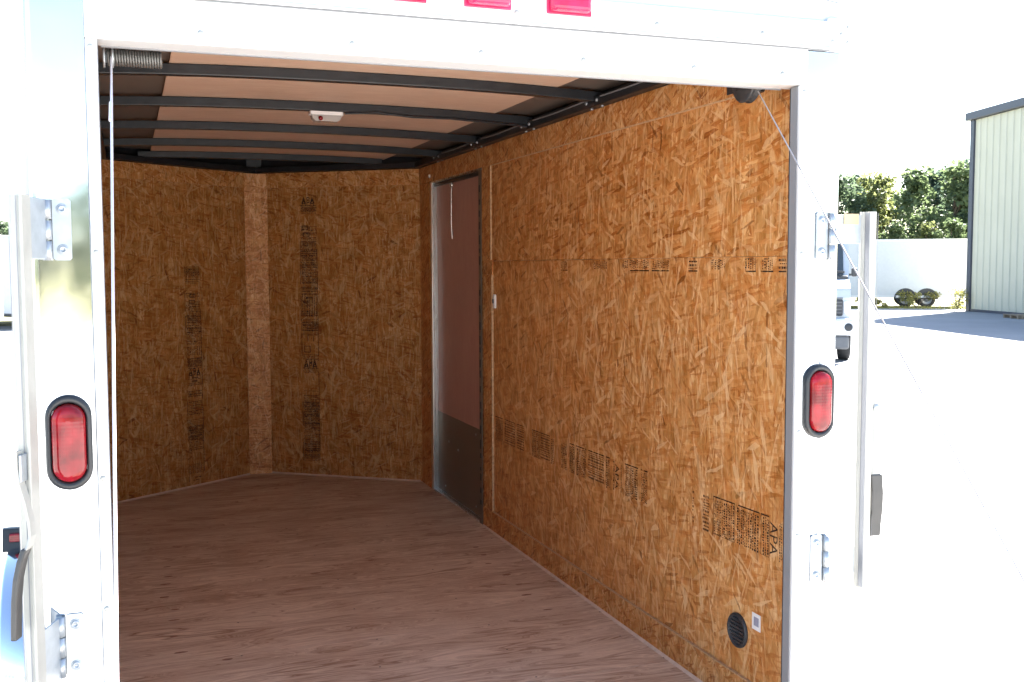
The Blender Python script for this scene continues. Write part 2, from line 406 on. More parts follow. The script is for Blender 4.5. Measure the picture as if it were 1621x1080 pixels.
# ================================================================== THE TRAILER
T = tag(empty('cargo_trailer', (0,0,G)), 'white enclosed trailer with open rear showing bare chipboard walls and plywood floor', 'trailer')
def part(name, loc=(0,0,0)):
    # parts keep world-style coordinates: the trailer's empty stands on the ground
    o = empty(name, (0,0,-G), 0, T); return o
def tp(name, mb, mat, parent=None, bevel=0.0, swap=False):
    o = obj(name, mb, mat, T if parent is None else parent, bevel, swap)
    if parent is None: o.location = (0,0,-G)
    return o
W_ = .876; YC = 3.79; YA = 4.436; HC = 1.838
nrmL = Vector((YA-YC, W_, 0)).normalized()

# --- floor: plywood sheets
fl = part('trailer_floor')
ys = [0.0, .75, 1.30, 2.52, YC]
for k in range(4):
    tp('plywood_sheet', B(-W_, W_, ys[k]+.0012, ys[k+1]-.0012, -.018, 0), M_['floor'][k % 2], fl)
pr = [(-W_, YC+.001), (W_, YC+.001), (0, YA)]
tp('plywood_sheet', MB().prism(pr, 'z', -.018, 0), M_['floor'][0], fl)
tp('subframe', B(-.90, .90, .0, YC, -.13, -.021), M_['black'], fl)
knots = [(-.62,2.449),(-.62,2.297),(-.634,2.192),(-.645,2.018),(-.611,1.848),(-.621,1.725),(-.628,1.549),(-.613,1.381),(.03,3.907),(-.042,2.135),(.707,2.286),(.702,2.153),(.676,2.016),(.693,1.833),(.696,1.692),(.674,1.554),(.687,1.362),(-.475,1.263)]
for i, (kx, ky) in enumerate(knots):
    mb = MB(); a = random.uniform(.013,.024); bb = random.uniform(.006,.010); n = 14
    mb.add([(kx + a*math.cos(2*math.pi*k/n)*random.uniform(.85,1.1), ky + bb*math.sin(2*math.pi*k/n)*random.uniform(.8,1.1), .0006) for k in range(n)], [tuple(range(n))])
    tp('knot', mb, M_['knot'], fl)
# screws heads along the crossmembers
sm = MB()
for yy in (.40,.78,1.02,1.27,1.62,2.02,2.42,2.82):
    for xx in (-.83,-.42,.0,.42,.83): screw(sm, (xx+random.uniform(-.03,.03), yy+random.uniform(-.012,.012), -.0007), (0,0,1), .0040, .0012)
tag(tp('floor_screws', sm, M_['black'], fl), kind='stuff')
# pale bead where floor meets the walls
for s in (-1, 1):
    tp('edge_bead', MB().prism([(s*.8672,.0),(s*.8595,.0),(s*.8672,.008)] , 'y', .06, 2.70 if s > 0 else YC-.01), M_['bead'], fl)
    mb = MB(); d = Vector((-s*W_, YA-YC, 0)).normalized(); nin = Vector((-s*(YA-YC), -W_, 0)).normalized()
    A = Vector((s*W_, YC, 0)) + d*.02 + nin*.0; E = Vector((0, YA, 0)) - d*.05
    mb.add([A, E, A+nin*.010, E+nin*.010, A+Vector((0,0,.008)), E+Vector((0,0,.008))], [(0,1,3,2),(2,3,5,4),(0,4,5,1)])
    tp('edge_bead', mb, M_['bead'], fl)

# --- side walls
DY0, DY1, DZ = 2.70, 3.54, 1.735
for s in (1, -1):
    wl = part('side_wall')
    def X(a, b): return (min(s*a, s*b), max(s*a, s*b))
    def bx(name, a, b, y0, y1, z0, z1, mat, bev=0.0): return tp(name, B(*X(a,b), y0, y1, z0, z1), mat, wl, bev)
    bx('outer_skin', .918, .930, .06, YC+.02, -.13, 1.91, M_['white'])
    # wall posts hidden in the cavity
    for yy in ((.25,.75,1.25,1.75,2.25) if s > 0 else (.25,.75,1.25,1.75,2.25,2.75,3.25)):
        bx('wall_post', .890, .917, yy, yy+.04, .0, HC, M_['black'])
    yend = 2.525 if s > 0 else YC-.01
    bx('osb_panel', .8765, .886, .045, yend+.06, .0, 1.2955, M_['osb'][0])
    bx('osb_panel', .8702, .8855, .045, yend+.06, 1.2965, HC, M_['osb'][1])
    bx('osb_trim', .8625, .8700, .30, YC-.012, 1.744, HC-.001, M_['osb_trim'])
    bx('osb_trim', .8675, .8760, .045, 2.66 if s > 0 else YC-.012, .001, .098, M_['osb_trim'])
    if s > 0:
        bx('osb_trim', .8672, .8765, 2.520, 2.640, .0995, 1.232, M_['osb_trim'])
        bx('osb_trim', .8632, .8700, 2.520, 2.640, 1.300, 1.7435, M_['osb_trim'])
        bx('trim_edge', .8628, .8701, 2.5165, 2.5198, 1.302, 1.742, M_['osb_edge'])
        bx('trim_edge', .8668, .8764, 2.5165, 2.5198, .104, 1.230, M_['osb_edge'])
        bx('trim_edge', .8618, .8701, .31, 2.52, 1.7405, 1.7438, M_['osb_edge'])
        bx('trim_edge', .8665, .8762, .05, 2.515, .0982, .1012, M_['osb_edge'])
        bx('osb_patch', .8716, .8766, 2.521, 2.639, 1.2325, 1.2995, M_['osb_trim'])
        bx('osb_trim', .8660, .8860, DY1+.045, YC-.006, .001, 1.743, M_['osb_trim'])
        bx('osb_trim', .8765, .8860, 2.641, DY0-.001, .001, DZ, M_['osb_trim'])
        # pale offcut at the panel's rear end and a jagged cut-out with the cable pulley
        bx('osb_offcut', .8700, .8763, .120, .150, 1.200, 1.296, M_['osb_edge'])
# --- door in the right-hand wall
dr = part('side_door')
tp('door_leaf', B(.897, .9045, DY0, DY1-.002, .455, DZ-.014), M_['door'], dr, 0, True)
tp('kick_plate', B(.8955, .903, DY0, DY1-.002, .012, .4545), M_['kick'], dr)
for yy, zz in ((3.33,.31),(3.16,.29),(2.85,.42),(2.85,.05),(3.40,.05)): kb = MB(); screw(kb, (.8955, yy, zz), (-1,0,0), .006); tp('kick_screw', kb, M_['zinc'], dr)
tp('door_jamb', B(.8655, .921, DY1, DY1+.044, .0, DZ+.012), M_['frame_alu'], dr, .003)
tp('door_jamb', B(.8668, .921, DY0-.004, DY0-.0005, .0, DZ), M_['frame_alu'], dr)
tp('door_flange', B(.8640, .8668, 2.655, DY0-.001, .0, DZ+.02), M_['kick'], dr, .001)
tp('door_header', B(.8655, .921, DY0, DY1-.0005, DZ+.0005, DZ+.012), M_['frame_alu'], dr, .001)
tp('door_seal', B(.878, .8965, DY0+.004, DY1-.003, DZ-.020, DZ-.001), M_['rubber'], dr, .003)
tp('door_sill', B(.868, .8950, DY0+.002, DY1-.002, -.004, .010), M_['frame_alu'], dr, .002)
sb = MB()
zz = .10
rg = random.Random(3)
while zz < 1.68:
    l = rg.uniform(.018,.045)
    if not (1.2 < zz < 1.27): sb.box(.8628, .8639, 2.672, 2.690, zz, zz+l)
    zz += l + rg.uniform(.012,.05)
tag(tp('flange_seal_marks', sb, M_['rubber'], dr), kind='stuff')
db = MB()
db.tube([(.880,3.20,1.70),(.880,3.205,1.60),(.882,3.215,1.50),(.890,3.225,1.42)], .0026, 8)
db.lathe([(.002,-.006),(.013,-.006),(.015,0),(.012,.008),(.002,.010)], (.878,3.19,1.700), (-1,0,0), 14)
tp('door_stay_rod', db, M_['frame_alu'], dr)
pb = MB(); pb.lathe([(.001,.012),(.009,.010),(.011,.002),(.011,0)], (.866,3.56,1.775), (-1,0,0), 12)
tp('door_stop_button', pb, M_['paper'], dr)
# --- switch plate, vent, label, pulley
sw = tp('switch_plate', B(.866, .8765, 2.474, 2.496, 1.075, 1.14), M_['paper'], None, .002)
tp('toggle', B(.860, .8662, 2.481, 2.489, 1.098, 1.118), M_['grey'], sw).location = (0,0,0)
vt = part('wall_vent')
vb = MB(); vb.lathe([(.001,.004),(.040,.004),(.041,.009),(.047,.009),(.050,.006),(.050,0)], (.8763,.368,.226), (-1,0,0), 32)
tp('vent_rim', vb, M_['dark'], vt)
vb = MB()
for k in range(-3, 4):
    hw = math.sqrt(max(.0002, .039**2 - (k*.011)**2)); vb.box(.8690, .8722, .368-hw, .368+hw, .226+k*.011-.0025, .226+k*.011+.0025)
tp('vent_louvres', vb, M_['dark'], vt)
lb = tp('white_sticker', B(.8756, .8764, .256, .298, .255, .302), M_['paper'])
tp('sticker_print', B(.8750, .8755, .264, .288, .267, .292), M_['printgrey'], lb)
pl = part('cable_pulley')
pbm = MB(); prof = [(.29,1.764)]
pts = []
rg = random.Random(12)
for k in range(16):
    t = k/15; pts.append((.24+.20*t, 1.752 - .030*math.sin(math.pi*min(1, t*1.25))*(.75+.5*rg.random()) ))
poly = pts + [(.44,1.80),(.24,1.80)]
tp('ragged_notch', MB().prism(poly, 'x', .8620, .8724), M_['black'], pl)
wh = MB(); wh.lathe([(.006,-.014),(.050,-.014),(.055,-.010),(.046,-.003),(.046,.003),(.055,.010),(.050,.014),(.006,.014)], (.744,.150,1.738), (1,0,0), 26)
tp('pulley_wheel', wh, M_['dark'], pl)
tp('pulley_bracket', B(.723,.7255,.130,.170,1.715,1.845), M_['black'], pl, .002)
tp('pulley_bracket', B(.7625,.765,.130,.170,1.715,1.845), M_['black'], pl, .002)
tp('pulley_axle', MB().tube([(.720,.150,1.738),(.768,.150,1.738)], .007, 10), M_['zinc'], pl)

# --- V nose walls
def vwall(s):
    vw = part('nose_wall')
    A = Vector((s*W_, YC, 0)); E = Vector((0, YA, 0)); d = (E-A).normalized(); n = Vector((d.y, -d.x, 0))
    if n.y > 0: n = -n                      # into the room
    Ln = (E-A).length
    Mx = Matrix((( d.x, n.x, 0, A.x), (d.y, n.y, 0, A.y), (0,0,1,0), (0,0,0,1)))
    def bx(name, u0, u1, a, b, z0, z1, mat): return tp(name, B(u0, u1, a, b, z0, z1, Mx), mat, vw)
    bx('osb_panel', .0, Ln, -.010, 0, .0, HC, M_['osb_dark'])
    bx('osb_trim', .012, Ln-.010, .0008, .009, 1.748, HC-.001, M_['osb_trim'])
    bx('outer_skin', -.03, Ln+.045, -.060, -.045, -.13, 1.91, M_['white'])
    bx('stone_guard', -.02, Ln, -.064, -.0605, -.12, .55, M_['alu_fender'])
    return vw, Mx, Ln
VR = vwall(1); VL = vwall(-1)
tp('nose_post', B(-.055,.055,4.442,4.495,.0,1.955), M_['black'])
tp('nose_cover_board', B(-.0675, .0675, 4.378, 4.387, .001, HC-.004), M_['osb_pale'])

# --- mill stamps on the boards
def stamp(parent, origin, du, dv, length, width, seed, apa=(), dens=1.0, line=True, gap=()):
    """belt of ink on a board: du runs along the belt, dv across it (unit vectors), origin is a point on the board"""
    rg = random.Random(seed); O = Vector(origin); du = Vector(du); dv = Vector(dv)
    mb = MB()
    def q(u0, u1, v0, v1):
        mb.add([O+du*u0+dv*v0, O+du*u1+dv*v0, O+du*u1+dv*v1, O+du*u0+dv*v1], [(0,1,2,3)])
    def blocked(u0, u1):
        for g0, g1 in gap:
            if u1 > g0 and u0 < g1: return True
        for a, sz in apa:
            if u1 > a-.004 and u0 < a+sz*1.02: return True
        return False
    u = 0.0
    while u < length:
        bl = rg.uniform(.035, .15)
        if u+bl > length: bl = length-u
        kind = rg.choice(['cols','cols','grid','cols','grid','big','rows','empty'] if not gap or True else [])
        if line and kind != 'empty' and not blocked(u, u+bl): q(u, u+bl, -.0026, .0012)
        if kind in ('cols', 'grid'):
            uu = u + .004
            while uu < u+bl-.004:
                cw = rg.choice([.0045,.0055,.0085]); v = rg.uniform(.004,.010)
                if not blocked(uu, uu+cw):
                    while v < width-.004:
                        l = rg.uniform(.003,.007)*dens; q(uu, uu+cw*rg.choice([.55,.8,1.0]), v, min(v+l, width)); v += l + rg.uniform(.0012,.004)
                uu += cw + rg.uniform(.0025,.0045)
            if kind == 'grid' and not blocked(u, u+bl):
                q(u+bl-.002, u+bl, 0, width); q(u, u+.0018, 0, width); q(u, u+bl, width-.0012, width)
        elif kind == 'rows':
            v = .006
            while v < width-.004:
                uu = u+.004; rh = rg.choice([.004,.006,.009])
                while uu < u+bl-.003:
                    l = rg.uniform(.002,.009)
                    if not blocked(uu, uu+l): q(uu, min(uu+l, u+bl), v, v+rh*.7)
                    uu += l+rg.uniform(.0015,.004)
                v += rh+.0035
        elif kind == 'big':
            n = rg.randint(2,3)
            for k in range(n):
                u0 = u+.006+k*bl/n; v0 = rg.uniform(.01, width*.4)
                if blocked(u0, u0+bl/n): continue
                w_, h_ = bl/n*.6, width*.38; th = .0045
                q(u0, u0+th, v0, v0+h_); q(u0, u0+w_, v0, v0+th)
                if rg.random() < .6: q(u0+w_-th, u0+w_, v0, v0+h_)
                if rg.random() < .6: q(u0, u0+w_, v0+h_-th, v0+h_)
        u += bl + rg.uniform(.004, .03)
    for a, sz in apa:
        vs, fs = text_mb('APA', sz*1.32)
        wd = max(v[0] for v in vs) - min(v[0] for v in vs); k = (width*.80)/wd
        P = [O + dv*(width*.1 + v[0]*k) + du*(a + sz - v[1]*(sz*1.0/(.92*sz))) for v in vs]
        mb.add(P, fs)
    return mb
# right wall: the belt that runs along the wall, letters read downwards
sw_ = [o for o in T.children if o.name.startswith('side_wall')]
RW = sw_[0]; LW = sw_[1]
mb = stamp(RW, (.8757,.135,.590), (0,1,-.0118), (0,0,-1), 2.36, .112, 4, apa=((.045,.036),(1.02,.03)), gap=((.44,.49),(.66,.70),(1.55,1.62)))
tag(tp('mill_stamp', mb, M_['ink'], RW), kind='stuff')
mb = stamp(RW, (.8757,.14,1.256), (0,1,0), (0,0,1), 1.55, .036, 21, dens=.7, gap=((.22,.32),(.40,.46),(1.0,1.12),(1.25,1.42)))
tag(tp('mill_stamp', mb, M_['ink'], RW), kind='stuff')
mb = stamp(LW, (-.8757,.135,.590), (0,1,0), (0,0,-1), 3.4, .112, 33, apa=((.02,.036),))
tag(tp('mill_stamp', mb, M_['ink'], LW), kind='stuff')
def vstamp(V, ucenter, z0, z1, seed, apa, gap=()):
    vw, Mx, Ln = V
    O = Mx @ Vector((ucenter, .0006, z1)); dv = (Mx.to_3x3() @ Vector((1,0,0)))
    if dv.x < 0: dv = -dv; O = O
    O = O - dv*.055
    mb = stamp(vw, O, (0,0,-1), dv, z1-z0, .11, seed, apa=apa, gap=gap)
    m2 = stamp(vw, O - Vector((0,0,.013)), (0,0,-1), dv, z1-z0-.03, .11, seed+50, apa=apa, gap=gap, line=False); mb.add(m2.v, m2.f)
    dd = dv*.108; 
    for a_, b_ in ((.20,.62),(.66,.96)):
        za, zb_ = O.z-(z1-z0)*a_, O.z-(z1-z0)*b_
        mb.add([(O.x+dd.x, O.y+dd.y, za), (O.x+dd.x+dv.x*.004, O.y+dd.y+dv.y*.004, za), (O.x+dd.x+dv.x*.004, O.y+dd.y+dv.y*.004, zb_), (O.x+dd.x, O.y+dd.y, zb_)], [(0,1,2,3)])
    tag(tp('mill_stamp', mb, M_['ink'], vw), kind='stuff')
vstamp(VR, .73, .09, 1.70, 6, ((.01,.04),(.99,.045)), gap=((.10,.16),(1.06,1.16)))
vstamp(VL, .60, .03, 1.28, 8, ((.59,.045),), gap=((.09,.14),(.68,.72)))

# --- roof: bows, rails, ceiling boards
rf = part('trailer_roof')
def zb(x): return 1.875 - .019*abs(x/.86)**2.6
def halfw(y): return .872 if y <= YC else .872*(YA-y)/(YA-YC)
def bow(y):
    hw = min(.862, halfw(y)-.01); n = 20; mb = MB(); vs = []
    for k in range(n+1):
        xx = -hw + 2*hw*k/n; z = zb(xx)
        vs += [(xx, y-.019, z), (xx, y+.019, z), (xx, y+.019, z+.034), (xx, y-.019, z+.034)]
    fs = []
    for k in range(n):
        for j in range(4): fs.append((k*4+j, k*4+(j+1)%4, k*4+4+(j+1)%4, k*4+4+j))
    fs += [(0,3,2,1), (n*4, n*4+1, n*4+2, n*4+3)]
    mb.add(vs, fs); return tp('roof_bow', mb, M_['black'], rf, .003)
BOWS = [.64, 1.30, 1.97, 2.66, 3.32, 3.93]
for y in BOWS: bow(y)
def arch_sheet(name, x0, x1, y0, y1, dz, th, mat, n=16, swap=False):
    mb = MB(); vs = []
    for k in range(n+1):
        xx = x0 + (x1-x0)*k/n; z = zb(xx)+dz
        vs += [(xx,y0,z),(xx,y1,z),(xx,y1,z+th),(xx,y0,z+th)]
    fs = []
    for k in range(n):
        for j in range(4): fs.append((k*4+j, k*4+(j+1)%4, k*4+4+(j+1)%4, k*4+4+j))
    fs += [(0,3,2,1), (n*4, n*4+1, n*4+2, n*4+3)]
    mb.add(vs, fs); return tp(name, mb, mat, rf, 0, swap)
yy = [.05, 2.66, 4.05]
for k in range(2): arch_sheet('ceiling_board', -.607, .695, yy[k]+.001, yy[k+1]-.001, .0355, .004, M_['luan'])
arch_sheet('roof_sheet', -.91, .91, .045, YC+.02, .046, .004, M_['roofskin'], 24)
def tri_roof(x0, x1, dz):
    mb = MB(); n = 24
    xs = [x0+(x1-x0)*k/n for k in range(n+1)]
    vs = []
    for xx in xs:
        ye = YC + (YA-YC)*(1-abs(xx)/W_) + .03
        z = zb(xx)+dz; vs += [(xx, YC-.05, z), (xx, max(ye, YC+.005), z), (xx, max(ye, YC+.005), z+.004), (xx, YC-.05, z+.004)]
    fs = [(k*4+j, k*4+(j+1)%4, k*4+4+(j+1)%4, k*4+4+j) for k in range(n) for j in range(4)]
    return mb.add(vs, fs)
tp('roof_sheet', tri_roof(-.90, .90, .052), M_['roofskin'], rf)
# outside roof skin, a hand above
mb = MB(); n = 20
vs = []
for yv in (.0, YC+.02):
    for k in range(n+1):
        xx = -.93+1.86*k/n; vs.append((xx, yv, 1.965 - .055*(xx/.93)**2))
vs.append((0, 4.60, 1.965))
mb.add(vs, [(k, k+1, n+2+k, n+1+k) for k in range(n)] + [(n+1+k, n+2+k, 2*n+2) for k in range(n)], True)
tp('roof_skin', mb, M_['white'], rf)
for s in (-1, 1):
    tp('top_rail', B(min(s*.832,s*.8745), max(s*.832,s*.8745), .05, YC-.02, HC+.001, 1.874), M_['black'], rf, .003)
    tp('rail_upstand', B(min(s*.876,s*.917), max(s*.876,s*.917), .06, YC, HC+.001, 1.897), M_['black'], rf)
    d = Vector((-s*W_, YA-YC, 0)).normalized(); nn = Vector((d.y,-d.x,0)); nn = nn if nn.y < 0 else -nn
    A = Vector((s*W_, YC, 0)); Ln = (YA-YC)/d.y
    Mx = Matrix(((d.x,nn.x,0,A.x),(d.y,nn.y,0,A.y),(0,0,1,0),(0,0,0,1)))
    tp('nose_rail', B(-.01, Ln+.005, -.03, .040, HC+.002, 1.872, Mx), M_['black'], rf, .003)
    # upstand closing the gap between wall top and roof skin in the nose
    tp('nose_upstand', B(-.03, Ln+.01, -.044, -.031, 1.75, 1.9345, Mx), M_['black'], rf)
wb = MB()
for a, b_ in ((.70,1.22),(1.36,1.88),(2.05,2.55),(2.75,3.2)):
    wb.tube([(.829,a,1.866),(.826,(a+b_)/2,1.862),(.829,b_,1.866)], .0028, 6)
tp('rail_wire', wb, M_['jamb'], rf)
sbm = MB()
for y in BOWS[:5]:
    for dy in (-.045,.045): screw(sbm, (.8325, y+dy, 1.857), (-1,0,0), .0065, .006); screw(sbm, (.853, y+dy, HC+.001), (0,0,-1), .006, .005)
tag(tp('rail_screws', sbm, M_['zinc'], rf), kind='stuff')
w2 = MB()
w2.tube([(.07,1.945,1.868),(.2,1.946,1.877),(.34,1.944,1.866),(.5,1.945,1.867),(.7,1.944,1.857),(.83,1.945,1.850)], .0045, 6)
tp('lamp_wire', w2, M_['black'], rf)
# dome lamp on the second bow from the front of view
dl = part('dome_light')
mb = MB(); mb.prism([(-.062,1.945),(.062,1.945),(.066,1.955),(.066,1.990),(.062,2.0),(-.062,2.0),(-.066,1.990),(-.066,1.955)], 'z', 1.860, 1.873)
o_ = tp('lamp_base', mb, M_['paper'], dl, .003)
mb = MB()
for (w1, w2_, z) in ((0,0,0),): pass
prof = [(-.058,1.860),(-.054,1.846),(-.044,1.836),(.044,1.836),(.054,1.846),(.058,1.860)]
mb.prism(prof, 'y', 1.950, 1.995)
mlm, nt, b = newmat('lamp_lens'); b.inputs['Base Color'].default_value = (.78,.76,.74,1); b.inputs['Roughness'].default_value = .15; b.inputs['Transmission Weight'].default_value = .55; b.inputs['IOR'].default_value = 1.3
tp('lamp_lens', mb, mlm, dl, .003)
mb = MB(); mb.lathe([(.001,.004),(.008,.003),(.009,0)], (-.025,1.947,1.846), (0,-1,0), 12); tp('lamp_switch', mb, M_['red'], dl)

# --- rear frame
rfm = part('rear_frame')
for s in (-1, 1):
    def X(a, b): return (min(s*a, s*b), max(s*a, s*b))
    mb = MB(); prof = [(s*.8125,-.004),(s*.906,-.004),(s*.914,-.001),(s*.918,.007),(s*.918,.045),(s*.8125,.045)]
    mb.prism(prof, 'z', -.12, 1.794); tp('corner_post', mb, M_['alu'], rfm, .0015)
    tp('inner_trim', B(*X(.7905,.8120), -.010, .0, -.12, 1.7055), M_['white'], rfm, .002)
    tp('jamb_strip', B(*X(.7895,.8100), .0005, .0265, -.12, 1.704), M_['jamb'], rfm)
    tp('rubber_seal', B(*X(.7900,.8660), .0268, .0320, -.12, 1.703), M_['rubber'], rfm, .001)
    if s > 0: tp('post_reflection', MB().tube([(s*.868,-.0045,.56 if s>0 else .61),(s*.868,-.0045,1.28)], .0045, 8), M_['white'], rfm)  # white strip stands in for the lock bar's reflection on the post
    tp('corner_cap', B(*X(.865,.932), -.019, .05, 1.792, 1.872), M_['white'], rfm, .008)
tp('header', B(-.8122,.8122,-.010,.060,1.706,1.7945), M_['white'], rfm, .002)
tp('header_corner', B(-.918,-.8126,-.006,.060,1.7945-.0,1.7952), M_['white'], rfm)
tp('header_band', B(-.9255,.9255,-.0145,.060,1.7950,1.862), M_['white'], rfm, .003)
tp('header_shade_line', B(-.9245,.9245,-.0128,-.0106,1.7905,1.7934), M_['jamb'], rfm)  # grey strip draws the shadow groove between band and header
tp('header_lip', B(-.9250,.9250,-.0205,-.0150,1.7935,1.7990), M_['white'], rfm, .0015)
tp('header_seal', B(-.786,.786,.0605,.070,1.704,1.722), M_['jamb'], rfm, .002)
mb = MB(); n = 20
prof = [(-.92+1.84*k/n, 1.962 - .055*((-.92+1.84*k/n)/.93)**2) for k in range(n+1)] + [(.92,1.862),(-.92,1.862)]
mb.prism(prof, 'y', .0, .055); tp('roof_fascia', mb, M_['white'], rfm)
for xx in (-.75,-.38,.06,.40,.68): 
    m_ = MB(); screw(m_, (xx,-.0145,1.818), (0,-1,0), .0065, .004); tp('rivet', m_, M_['bar'], rfm)
for xx in (-.60,-.30,-.02,.22,.50,.74):
    m_ = MB(); screw(m_, (xx,-.010,1.728), (0,-1,0), .0065, .004); tp('rivet', m_, M_['bar'], rfm)
for s in (-1, 1):
    for xx, zz in ((.803,1.69),(.803,1.30),(.803,.86),(.803,.60),(.875,1.812),(.92,1.812),(.92,1.848),(.90,1.83)):
        m_ = MB(); screw(m_, (s*xx, -.010 if zz < 1.79 else -.019, zz), (0,-1,0), .0055, .003); tp('rivet', m_, M_['bar'], rfm)
# clearance lamps on the header
for xx in (-.196,-.007,.182):
    cl = part('clearance_light')
    tp('lamp_base', B(xx-.053, xx+.053, -.020, -.0148, 1.822, 1.861), M_['pinkred'], cl, .002)
    mb = MB(); w_, h0, h1 = .050, 1.825, 1.860
    vs = [(xx-w_,-.0203,h0),(xx+w_,-.0203,h0),(xx+w_,-.0203,h1),(xx-w_,-.0203,h1),(xx-w_+.009,-.044,h0+.004),(xx+w_-.009,-.044,h0+.004),(xx+w_-.009,-.044,h1-.004),(xx-w_+.009,-.044,h1-.004)]
    mb.add(vs, [(0,1,5,4),(1,2,6,5),(2,3,7,6),(3,0,4,7),(4,5,6,7),(0,3,2,1)]); tp('lamp_lens', mb, M_['pinkred'], cl, .007)
# tail lamps
def ring(pa, pb, ya, yb):
    return [(u, ya, v) for u, v in pa], [(u, yb, v) for u, v in pb]
for s in (-1, 1):
    tl = part('tail_light'); cx, cz = s*.862, .934
    mb = MB(); secs = [((.084,.185),-.0045),((.084,.185),-.011),((.078,.179),-.0165),((.067,.160),-.0165),((.063,.154),-.009)]
    loops = [[(cx+u, y, cz+v) for u, v in stadium(w, h)] for (w, h), y in secs]; n = len(loops[0])
    mb.add([p for l in loops for p in l], [(i*n+k, i*n+(k+1)%n, (i+1)*n+(k+1)%n, (i+1)*n+k) for i in range(len(loops)-1) for k in range(n)], True)
    tp('grommet', mb, M_['rubber'], tl)
    mb = MB(); secs = [((.0625,.1535),-.0085),((.060,.150),-.019),((.052,.140),-.0245),((.036,.120),-.027),((.012,.09),-.0278)]
    loops = [[(cx+u, y, cz+v) for u, v in stadium(w, h)] for (w, h), y in secs]
    mb.add([p for l in loops for p in l], [(i*n+k, i*n+(k+1)%n, (i+1)*n+(k+1)%n, (i+1)*n+k) for i in range(len(loops)-1) for k in range(n)], True)
    mb.add(loops[-1], [tuple(range(n))], True)
    tp('lens', mb, M_['red'], tl)

